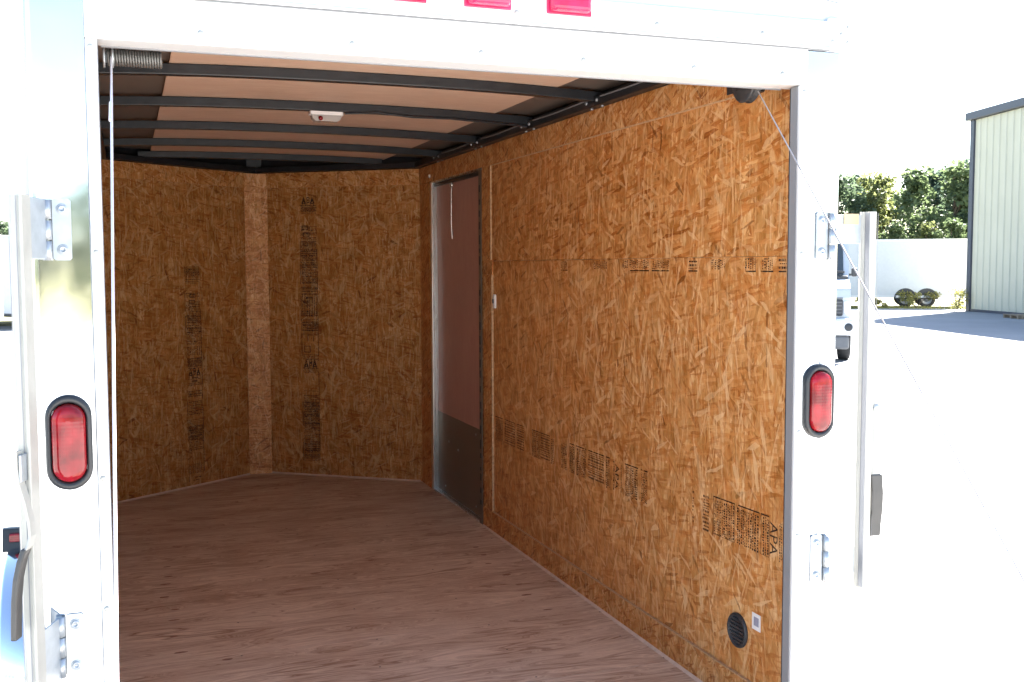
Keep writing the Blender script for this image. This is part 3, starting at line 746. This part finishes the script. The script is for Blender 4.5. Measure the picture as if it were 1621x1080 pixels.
# --- lock bars on hinges
def lockbar(s):
    lk = part('lock_bar')
    hx = s*.8885                                  # hinge axis
    if s > 0: d = Vector((1, -.10, 0)).normalized(); Lh = .089
    else:     d = Vector((-.34, -.94, 0)).normalized(); Lh = .084
    H = Vector((hx, -.013, 0)); nrm = Vector((d.y, -d.x, 0))
    if s < 0: nrm = -nrm if nrm.x > 0 else nrm
    elif nrm.y > 0: nrm = -nrm
    Mx = Matrix(((d.x,nrm.x,0,H.x),(d.y,nrm.y,0,H.y),(0,0,1,0),(0,0,0,1)))
    for z0, z1 in ((1.285,1.402),(.474,.596)):
        mb = MB(); x0, x1 = s*.846, s*.879
        mb.prism([(min(x0,x1), z0+.004),(min(x0,x1)+.004,z0),(max(x0,x1)-.004,z0),(max(x0,x1),z0+.004),(max(x0,x1),z1-.004),(max(x0,x1)-.004,z1),(min(x0,x1)+.004,z1),(min(x0,x1),z1-.004)], 'y', -.0088, -.0050)
        tp('hinge_plate', mb, M_['zinc'], lk, .001)
        for zz in (z0+.020, z1-.020):
            mb = MB(); mb.lathe([(.0105,0),(.0105,.0012),(.0085,.0012),(.0080,.0008),(.0075,.004),(.004,.0048),(.0038,.003),(.0003,.003)], (s*.8615,-.0088,zz), (0,-1,0), 14); tp('hinge_bolt', mb, M_['zinc'], lk)
        tp('hinge_gap', B(*sorted((s*.8795,s*.8850)), -.0080, -.0046, z0+.002, z1-.002), M_['grey'], lk)
        mb = MB(); h3 = (z1-z0)/3
        for k in range(3): mb.lathe([(.001,0),(.0085,0),(.0085,h3-.003),(.001,h3-.003)], (hx,-.013,z0+k*h3), (0,0,1), 16)
        tp('hinge_knuckle', mb, M_['zinc'], lk)
        zs = (z0+h3*.05, z1-h3*.05) if s < 0 else (z0+h3*1.02, z1-.006) if z0 > 1 else (z0+.02, z1-h3*.9)
        tp('hinge_leaf', B(.008, Lh+.004, -.002, .002, zs[0], zs[1], Mx), M_['zinc'], lk, .001)
        if s > 0 and z0 > 1: tp('leaf_reflection', B(.030,.070,.0022,.005, z1-.030, z1-.004, Mx), M_['tan'], lk)  # tan patch stands in for the building's reflection on the leaf
    # the bar: flat ribbed tube
    u0 = Lh-.012; mb = MB()
    mb.prism([(u0,.0025),(u0+.007,.0025),(u0+.007,.006),(u0+.012,.006),(u0+.012,.0245),(u0+.028,.0245),(u0+.033,.020),(u0+.033,.0025),(u0+.036,.0025),(u0+.036,-.003),(u0,-.003)], 'z', .455, 1.403)
    mb.v = [tuple(Mx @ Vector(v)) for v in mb.v]
    tp('bar_tube', mb, M_['bar'], lk, .002)
    gz = MB()
    for a_, b_ in ((.0065,.0082),(.0205,.0216)): gz.box(u0+.0362, u0+.0366, a_, b_, .46, 1.40)
    gz.box(u0+.0100, u0+.0116, .0061, .0245, .46, 1.40); gz.v = [tuple(Mx @ Vector(v)) for v in gz.v]
    tag(tp('bar_grooves', gz, M_['jamb'], lk), kind='stuff')
    # handle: flat strap with a vinyl grip, hung on a pivot bolt outside the bar
    base = u0+.036
    tp('pivot_bracket', B(base-.004, base+.022, .004, .0092, .885, .935, Mx), M_['zinc'], lk, .0015)
    mb = MB()
    c = Mx @ Vector((base+.012, .012, .915)); ax = (Mx.to_3x3() @ Vector((0,1,0)))
    screw(mb, tuple(Mx @ Vector((base+.010,.0135,.915))), tuple(ax), .009, .006); tp('pivot_bolt', mb, M_['zinc'], lk)
    def strap(path, w, th):
        m_ = MB(); vs = []
        for (u, v, z) in path:
            for a, b in ((-w/2,0),(w/2,0),(w/2,th),(-w/2,th)): vs.append(tuple(Mx @ Vector((u+a, v+b, z))))
        n = len(path); fs = [(k*4+j, k*4+(j+1)%4, k*4+4+(j+1)%4, k*4+4+j) for k in range(n-1) for j in range(4)]
        fs += [(0,3,2,1), (n*4-4,n*4-3,n*4-2,n*4-1)]; return m_.add(vs, fs)
    c_ = base+.014 if s < 0 else base+.010
    if s > 0: path = [(c_,.0095,.932),(c_,.0095,.88),(c_+.001,.011,.83),(c_+.002,.012,.78),(c_+.003,.014,.742)]; gp = [(c_+.003,.011,.746),(c_+.006,.0125,.70),(c_+.006,.012,.66),(c_+.003,.010,.62),(c_+.001,.010,.588)]
    else: path = [(c_,.010,.942),(c_,.010,.91),(c_-.001,.007,.88),(c_-.004,.000,.85),(c_-.007,-.006,.81),(c_-.008,-.007,.785),(c_-.004,-.004,.77),(c_+.002,.000,.758)]; gp = [(c_+.000,-.002,.764),(c_+.006,.004,.742),(c_+.012,.009,.71),(c_+.015,.012,.67),(c_+.017,.013,.63),(c_+.017,.014,.60)]
    tp('handle_strap', strap(path, .030 if s > 0 else .024, .005), M_['bar'], lk, .0015)
    tp('handle_grip', strap(gp, .032 if s > 0 else .026, .011), M_['vinyl'], lk, .003)
lockbar(1); lockbar(-1)

# --- spring over the opening, cables, ramp
sp_ = part('counterbalance_spring')
mb = MB(); pts = []
for k in range(0, 24*10+1):
    t = k/12; pts.append((-.775 + .0105*t*.5 + .0, .105+.016*math.cos(2*math.pi*t), 1.694+.016*math.sin(2*math.pi*t)))
mb.tube(pts, .0028, 5); tp('coil', mb, M_['spring'], sp_)
mb = MB(); mb.lathe([(.001,0),(.022,0),(.022,.004),(.012,.004),(.012,.016),(.022,.016),(.022,.020),(.001,.020)], (-.782,.105,1.694), (1,0,0), 20)
tp('cable_drum', mb, M_['zinc'], sp_)
mb = MB(); mb.tube([(-.60,.105,1.752),(.80,.105,1.752)], .008, 8); tp('spring_shaft', mb, M_['black'], sp_)
lc = part('lift_cable')
tp('cable', MB().tube([(-.7665,.088,1.690),(-.772,-.55,1.07),(-.785,-1.78,-.46)], .0024, 8), M_['cable'], lc)
tp('cable_ferrule', MB().tube([(-.7665-.0018,-.02,1.585),(-.7665-.003,-.06,1.546)], .0036, 8), M_['cable'], lc)
lc2 = part('lift_cable')
tp('cable', MB().tube([(.744,.100,1.705),(.7488,-.84,.6225),(.7535,-1.78,-.46)], .0017, 8), M_['steelcable'], lc2)
rp = part('ramp_door')
ra = math.atan2(.47, 1.86); Mr = Matrix.Translation(Vector((0,-.012,-.062))) @ Matrix.Rotation(ra, 4, 'X')
tp('ramp_deck', B(-.785,.785,-1.86,-.0,-.012,0,Mr), M_['floor'][0], rp)
for s in (-1, 1): tp('ramp_edge', B(*sorted((s*.786,s*.81)),-1.90,-.0,-.045,.004,Mr), M_['frame_alu'], rp, .002)
tp('ramp_edge', B(-.785,.785,-1.90,-1.861,-.045,.004,Mr), M_['frame_alu'], rp, .002)
tp('ramp_skin', B(-.785,.785,-1.86,-.0,-.040,-.034,Mr), M_['white'], rp)
tp('ramp_hinge', MB().tube([(-.79,-.004,-.055),(.79,-.004,-.055)], .011, 10), M_['zinc'], rp)
tp('rear_sill', B(-.918,.918,-.002,.06,-.20,-.1202), M_['frame_alu'], rfm)

# --- running gear
def wheel(name_parent, cx, cy, cz, r, w, s, mat_t=None, tp_=None):
    wl = empty('wheel', (cx, cy, cz), 0, name_parent)
    mb = MB(); mb.lathe([(r*.62,-w*.42),(r*.78,-w*.5),(r*.95,-w*.46),(r,-w*.3),(r,w*.3),(r*.95,w*.46),(r*.78,w*.5),(r*.62,w*.42)], (0,0,0), (1,0,0), 28)
    obj('tyre', mb, M_['tyre'], wl)
    mb = MB(); mb.lathe([(r*.63,-w*.4),(r*.62,w*.36),(r*.56,w*.38),(r*.5,w*.2),(r*.25,w*.22),(r*.18,w*.38),(.002,w*.40)], (0,0,0), (s,0,0), 24)
    obj('rim', mb, M_['rim'], wl); return wl
AY, AZ = 2.12, G+.335
for s in (-1, 1):
    wheel(T, s*1.05, AY, .335, .335, .20, s)
    fd = part('fender')
    x0, x1 = s*.931, s*1.20; n = 22; mb = MB(); vs = []; Rf = .415
    for k in range(n+1):
        t = R(-4) + R(188)*k/n; yv, zv = AY - Rf*1.12*math.cos(t), AZ+.02 + Rf*math.sin(t)
        for xx, dr_ in ((x0,0),(s*1.185,0),(x1,-.014),(x1,-.05)):
            f_ = 1+dr_/Rf; vs.append((xx, AY+(yv-AY)*f_, AZ+.02+(zv-AZ-.02)*f_))
    fs = [(k*4+j, k*4+j+1, k*4+5+j, k*4+4+j) for k in range(n) for j in range(3)]
    mb.add(vs, fs, True); o_ = tp('fender_shell', mb, M_['alu_fender'], fd)
    so_ = o_.modifiers.new('thick', 'SOLIDIFY'); so_.thickness = .003
    zt = AZ+.02+Rf
    mb = MB(); cx = s*1.166
    mb.prism([(AY-.022,zt-.012),(AY+.050,zt-.006),(AY+.042,zt+.072),(AY+.002,zt+.072)], 'x', cx-.046, cx+.046)
    tp('marker_housing', mb, M_['rubber'], fd, .006)
    tp('marker_lens', B(cx-.022,cx+.036,AY-.024,AY+.002,zt+.026,zt+.056), M_['red'], fd, .003)
tp('axle', MB().tube([(-1.0,AY,AZ),(1.0,AY,AZ)], .03, 10), M_['black'])
tg = part('tongue')
for s in (-1, 1): tp('tongue_rail', MB().tube([(s*.75,3.2,-.17),(s*.04,5.55,-.17)], .045, 4), M_['black'], tg)
tp('coupler', B(-.05,.05,5.5,5.75,-.17,-.07), M_['zinc'], tg, .01)
tp('jack', MB().tube([(0,5.2,-.50),(0,5.2,.25)], .03, 10), M_['zinc'], tg)

# ================================================================== OTHER PARKED THINGS
def parked_trailer(label, loc, rz, Lb=7.0, Wb=2.4, Hb=2.35, axles=2, wy=2.6, group=None):
    """local frame: side seen runs along x, body centred, faces -y"""
    t = tag(empty('cargo_trailer', loc, rz), label, 'trailer', group)
    z0 = .42
    obj('body', B(-Lb/2, Lb/2, -Wb/2, Wb/2, z0, z0+Hb), M_['offwhite'], t, .04)
    for zz in (z0+.0, z0+Hb-.10): 
        for yv in (-Wb/2-.012, Wb/2+.002): obj('rail_trim', B(-Lb/2-.005, Lb/2+.005, yv, yv+.010, zz, zz+.10), M_['white'], t)
    for xx in (-Lb/2-.004, Lb/2-.066):
        obj('corner_trim', B(xx, xx+.07, -Wb/2-.014, -Wb/2-.002, z0+.1, z0+Hb-.1), M_['white'], t)
    for k in range(1, int(Lb/1.2)+1):
        xx = -Lb/2 + k*1.2
        if xx < Lb/2-.2: obj('skin_seam', B(xx-.012, xx+.012, -Wb/2-.005, -Wb/2-.0005, z0+.1, z0+Hb-.1), M_['offwhite'], t)
    mb = MB(); mb.add([(-Lb/2-.9,0,.5),(-Lb/2,-.8,.5),(-Lb/2,-.7,.5),(-Lb/2-.8,0,.5),(-Lb/2,.7,.5),(-Lb/2,.8,.5)], [(0,1,2,3),(0,3,4,5)])
    obj('tongue_frame', MB().tube([(-Lb/2,-.75,.45),(-Lb/2-1.2,-.03,.45)], .05, 4).tube([(-Lb/2,.75,.45),(-Lb/2-1.2,.03,.45)], .05, 4), M_['black'], t)
    obj('tongue_jack', MB().tube([(-Lb/2-.8,0,.02),(-Lb/2-.8,0,.85)], .04, 8), M_['zinc'], t)
    for k in range(axles):
        for s in (-1, 1):
            wl = wheel(t, 0, 0, 0, .36, .22, 1); wl.location = (wy-Lb/2 + k*.86, s*(Wb/2-.10), .36); wl.rotation_euler = (0,0, R(-90 if s < 0 else 90))
            mb = MB(); n = 14; vs = []
            for q in range(n+1):
                a = math.pi*q/n
                for rr2 in (.40,.47): vs.append((wy-Lb/2+k*.86+rr2*math.cos(a), s*(Wb/2+.012), .36+rr2*math.sin(a)))
            mb.add(vs, [(2*q,2*q+1,2*q+3,2*q+2) for q in range(n)]); a_ = obj('wheel_arch', mb, M_['dark'], t)
            m2 = a_.modifiers.new('t','SOLIDIFY'); m2.thickness = .03
            mb = MB(); vs = [(wy-Lb/2+k*.86+.40*math.cos(math.pi*q/n), s*(Wb/2+.006), .36+.40*math.sin(math.pi*q/n)) for q in range(n+1)]
            mb.add(vs, [tuple(range(n+1))]); obj('wheel_well', mb, M_['dark'], t)
    return t
# long white trailer by the tree line
th = math.atan2(-.60,.80)
e = Vector((.80,-.60,0)); nrm = Vector((-.60,-.80,0))
RE = Vector((32.95, 33.3, G))            # its right-hand end, near side
Lb = 8.2
cpos = RE - e*(Lb/2) - nrm*1.2
parked_trailer('long white box trailer with tandem wheels parked beside the cream metal building', cpos, th, Lb, 2.4, 2.52, 2, Lb-2.62)
parked_trailer('white box trailer at the far left edge of the view, nearest the camera there', Vector((-5.08,26.6,G)), R(90), 6.0, 2.3, 2.30, 2, 3.2)
parked_trailer('white box trailer parked behind the other one at the far left', Vector((-3.9,35.2,G)), R(96), 6.5, 2.3, 2.35, 2, 3.2)

# white delivery truck, nose to the camera, local frame faces -y
def truck(loc, rz):
    t = tag(empty('box_truck', loc, rz), 'white box truck facing us, glimpsed between the rear post and the right lock bar', 'truck')
    mb = MB(); mb.prism([(.20,.55),(.20,1.22),(.30,1.40),(1.15,1.58),(1.75,2.32),(2.9,2.42),(2.9,.55)], 'x', -.94, .94)
    obj('cab', mb, M_['offwhite'], t, .06)
    obj('cargo_box', B(-.99,.99,3.0,7.4,.75,2.62), M_['offwhite'], t, .03)
    obj('hood_line', B(-.80,.80,.185,.21,1.20,1.222), M_['grey'], t)
    bp = obj('bumper', B(-1.0,1.0,-.02,.24,.52,.84), M_['white'], t, .05)
    for s in (-1, 1): obj('fog_lamp', MB().lathe([(.001,.012),(.062,.010),(.075,.0),(.075,-.03)], (s*.90,-.02,.68), (0,-1,0), 18), M_['dark'], bp)
    obj('valance', B(-.92,.92,.03,.26,.26,.518), M_['grey'], t, .05)
    g = obj('grille', B(-.80,.80,.150,.198,.88,1.19), M_['dark'], t, .03)
    for k in range(4): obj('grille_bar', B(-.78,.78,.138,.150,.93+k*.065,.945+k*.065), M_['grey'], g)
    for s in (-1, 1):
        obj('headlight', B(*sorted((s*.82,s*.935)),.165,.215,.92,1.16), M_['paper'], t, .03)
        m_ = obj('mirror', B(*sorted((s*.99,s*1.10)),1.22,1.34,1.60,1.77), M_['dark'], t, .03)
        obj('mirror_arm', B(*sorted((s*.92,s*1.03)),1.26,1.30,1.62,1.66), M_['dark'], m_)
        obj('wiper', MB().tube([(s*.20,1.19,1.70),(s*.86,1.12,1.69)], .026, 6), M_['dark'], t)
    obj('cowl', B(-.92,.92,1.02,1.16,1.54,1.62), M_['dark'], t, .02)
    Mw = Matrix.Translation(Vector((0,1.17,1.625))) @ Matrix.Rotation(math.atan2(2.32-1.58, .60), 4, 'X')
    obj('windshield', B(-.84,.84,.0,.86,.0,.014,Mw), M_['glass'], t, .004)
    for s in (-1, 1): obj('side_window', B(*sorted((s*.938,s*.948)),1.75,2.6,1.65,2.2), M_['glass'], t)
    for yv in (.95, 5.8):
        for s in (-1, 1):
            wl = wheel(t, 0,0,0, .40, .24, 1); wl.location = (s*.86, yv, .40); wl.rotation_euler = (0,0,0 if s > 0 else math.pi)
    return t
xdir = Vector((math.cos(R(-35)), math.sin(R(-35)), 0))
tcorner = Vector((11.87, 13.95, G))
truck(tcorner - xdir*1.0, R(-35))

# cream metal building
bd = tag(empty('metal_building', (30.45, 30.75, G), 0), 'tall cream metal building with ribbed siding and dark corner trim at the right edge', 'building')
wd = Vector((-.262,-.965,0)); od = Vector((-.965,.262,0))      # along the visible wall, and outwards from it
ang = math.atan2(wd.y, wd.x)
Mb = Matrix(((wd.x, od.x, 0, 0),(wd.y, od.y, 0, 0),(0,0,1,0),(0,0,0,1)))
LB, DB, HB = 30.0, 18.0, 7.45
def bb(name, x0,x1,y0,y1,z0,z1,mat,bev=0): return obj(name, B(x0,x1,y0,y1,z0,z1,Mb), mat, bd, bev)
bb('wall', .0, LB, -DB, -.03, .0, HB, M_['cream'])
mb = MB(); prof = []; u = .12; p_ = .46
while u < LB-.2:
    prof += [(u,0),(u+p_*.64,0),(u+p_*.70,.045),(u+p_*.90,.045),(u+p_*.96,0)]; u += p_
prof += [(u,-.025),(.12,-.025)]
mb.prism(prof, 'z', .10, HB-.02); mb.v = [tuple(Mb @ Vector(v)) for v in mb.v]; obj('ribbed_siding', mb, M_['cream'], bd)
bb('corner_trim', -.14,.13,-.16,.075,.0,HB, M_['trimblue'])
bb('eave_trim', -.35, LB+.3, -.35, .20, HB+.002, HB+.30, M_['trimblue'], .02)
mb = MB(); mb.prism([(.05,HB+.30),(-DB/2,HB+1.1),(-DB,HB+.30)], 'x', -.3, LB+.3); mb.v = [tuple(Mb @ Vector(v)) for v in mb.v]; obj('roof', mb, M_['roofmetal'], bd)
bb('base_flashing', .14, LB, .0, .05, .0, .098, M_['trimblue'])

# pallet lying by the wall
pt = tag(empty('wood_pallet', (28.05, 25.6, G), R(70)), 'weathered wooden pallet lying flat by the foot of the cream building', 'pallet')
for k in range(5): obj('board', B(-.55,.55,-.5+k*.23,-.38+k*.23,.11,.13), M_['pallet'], pt)
for k in range(3): obj('bearer', B(-.55+k*.5,-.46+k*.5,-.5,.55,.0,.109), M_['pallet'], pt)

# ------------------------------------------------------------------ plants
def leaf_mb(rg, clumps, size, n, flat=.8):
    mb = MB()
    for (c, r) in clumps:
        for _ in range(n):
            d = Vector((rg.gauss(0,1), rg.gauss(0,1), rg.gauss(0,1))).normalized()*(rg.random()**.45)*r
            p = Vector(c) + Vector((d.x, d.y, d.z*flat))
            a = Vector((rg.gauss(0,1), rg.gauss(0,1), rg.gauss(0,.7))).normalized(); b = a.cross(Vector((rg.gauss(0,1), rg.gauss(0,1), rg.gauss(0,1)))).normalized()
            s = size*rg.uniform(.5,1.25)
            mb.add([p-a*s, p+b*s*.55, p+a*s, p-b*s*.55], [(0,1,2,3)])
    return mb
def make_tree(seed, h, kind):
    rg = random.Random(seed); t = empty('tree')
    tr = MB(); tr.tube([(0,0,0),(rg.uniform(-.1,.1),rg.uniform(-.1,.1),h*.3),(rg.uniform(-.25,.25),rg.uniform(-.25,.25),h*.62),(rg.uniform(-.3,.3),0,h*.9)], [h*.024,h*.019,h*.012,h*.004], 8)
    clumps = []
    for k in range(20):
        f = .13 + .87*(k+.5)/20; a = rg.uniform(0,6.28)
        spread = (.34 if kind != 'pine' else .26)*h*(1-abs(f-.55)*1.25)*rg.uniform(.45,1.05)
        c = (math.cos(a)*spread*.8, math.sin(a)*spread*.8, h*f*.93+rg.uniform(-.2,.2))
        clumps.append((c, h*rg.uniform(.085,.15)))
        if k % 2 == 0: tr.tube([(0,0,c[2]*.72),(c[0]*.6,c[1]*.6,c[2]*.92),c], [h*.009,h*.005,h*.002], 5)
    clumps.append(((0,0,h*.93), h*.09))
    obj('trunk', tr, M_['bark'], t)
    mt = {'dark':0,'mid':1,'yellow':2,'pine':3}[kind]
    obj('crown', leaf_mb(rg, clumps, .24, 150), M_['leaf'][mt], t)
    return t
protos = {}
for i, k in enumerate(('dark','mid','yellow','pine')):
    for v in range(2): protos[(k, v)] = make_tree(100+i*10+v, 9.5, k)
used = set()
def plant_tree(kind, v, loc, sc, rz, label, group):
    p = protos[(kind, v)]
    if (kind, v) in used: t = copy_tree(p)
    else: t = p; used.add((kind, v))
    t.location = loc; t.scale = (sc*1.05, sc*1.05, sc); t.rotation_euler = (0,0,rz)
    tag(t, label, 'tree', group); return t
camxy = Vector((-.75,-2.2))
def tpos(px, dist):
    # bearing measured once from the photograph, standing at dist metres out
    a = .3495 + math.atan((px-810)/1672.0); return (camxy.x + dist*math.sin(a), camxy.y + dist*math.cos(a), G)
rows = [('dark',0,1322,84,.93,'dark leafy tree showing just right of the rear post, left of the yellow-green one'),
        ('yellow',0,1398,86,.93,'yellow-green tree, the palest above the white trailer'),
        ('dark',1,1358,92,.98,'dark tree behind, just left of the yellow-green tree'),
        ('mid',0,1440,83,.94,'mid-green tree just right of the yellow-green tree'),
        ('pine',0,1475,90,1.0,'dark narrow tree above the middle of the white trailer'),
        ('mid',1,1505,84,.98,'mid-green tree second from the cream building'),
        ('pine',1,1528,92,1.08,'tall dark tree half behind the cream building corner'),
        ('dark',0,1548,85,1.0,'dark green tree tucked right behind the cream building corner'),
        ('yellow',1,1462,78,.50,'short yellowish tree low behind the white trailer roof'),
        ('mid',0,1502,77,.52,'short mid-green bushy tree low behind the white trailer roof near the building'),
        ('mid',1,1412,78,.50,'short mid-green tree low behind the white trailer, under the yellow-green one'),
        ('dark',1,1350,77,.50,'short dark tree low behind the right lock bar')]
for i, (k, v, px, ds, sc, lab) in enumerate(rows):
    plant_tree(k, v, tpos(px, ds), sc, i*1.3, lab, 'trees beyond the yard')
for i in range(31):
    px = 8 - i*62 if i < 6 else 110 + (i-6)*48 + random.uniform(-15,15)
    if px > 1290: break
    plant_tree(random.choice(['dark','mid','pine','dark']), i % 2, tpos(px, random.uniform(86,96)), random.uniform(.55,.72) if px < 200 else random.uniform(.85,1.0), i*.9,
               ('green tree in the far row left of the trailer, %s leftwards from the left post' % ['first','second','third','fourth','fifth','sixth','seventh','eighth'][min(7,i)]) if px < 100 else 'green tree in the far row hidden behind the open trailer', 'trees beyond the yard')
# the same kind of trees stand along the yard's near side; the bare metal mirrors them
for i in range(18):
    a = R(171 + i*3.4 + random.uniform(-.5,.5)); ds = random.uniform(46,52)
    plant_tree(random.choice(['dark','pine']), i % 2, (camxy.x+ds*math.sin(a), camxy.y+ds*math.cos(a), G), random.uniform(.52,.70), i*1.7, 'green tree along the near side of the yard, behind the viewer', 'trees behind the viewer')
def weed(loc, h, w, n, seed, label):
    rg = random.Random(seed); t = tag(empty('weed_clump', loc), label, 'weeds', 'weed clumps by the trailer')
    st = MB()
    for k in range(14):
        a = rg.uniform(0,6.28); st.tube([(0,0,0),(math.cos(a)*w*.25,math.sin(a)*w*.2,h*.5),(math.cos(a)*w*.5,math.sin(a)*w*.4,h*rg.uniform(.7,1))], [.008,.006,.003], 4)
    obj('stems', st, M_['bark'], t)
    cl = [((rg.uniform(-.5,.5)*w, rg.uniform(-.3,.3)*w, h*rg.uniform(.2,.8)), h*.28) for _ in range(14)]
    obj('leaves', leaf_mb(rg, cl, .06, n), M_['weed'], t)
wpos = RE - e*2.2 + nrm*.35
weed((wpos.x, wpos.y, G), .75, 1.5, 60, 3, 'yellow-green weed clump growing in front of the trailer wheels')
wpos = RE - e*4.0 + nrm*.3
weed((wpos.x, wpos.y, G), .45, 1.2, 40, 4, 'low weeds under the front of the white trailer')
weed((30.0, 30.9, G), .95, .45, 22, 5, 'thin weeds climbing by the corner of the cream building')
gb = MB(); rg = random.Random(8)
for k in range(2600):
    u = rg.uniform(-9.0, 1.2); v = rg.uniform(-.1, 1.6); p = RE + e*u + nrm*v; hgt = rg.uniform(.03,.13); a = rg.uniform(0,3.14); w_ = .02
    gb.add([(p.x-math.cos(a)*w_, p.y-math.sin(a)*w_, G), (p.x+math.cos(a)*w_, p.y+math.sin(a)*w_, G), (p.x+rg.uniform(-.05,.05), p.y+rg.uniform(-.05,.05), G+hgt)], [(0,1,2)])
tag(obj('dry_grass', gb, M_['weed']), 'thin dry grass along the yard edge under the long white trailer', 'grass', kind='stuff')
# unused prototypes would stand at the origin: remove them
for key, t in protos.items():
    if key not in used:
        for ch in list(t.children): bpy.data.objects.remove(ch)
        bpy.data.objects.remove(t)
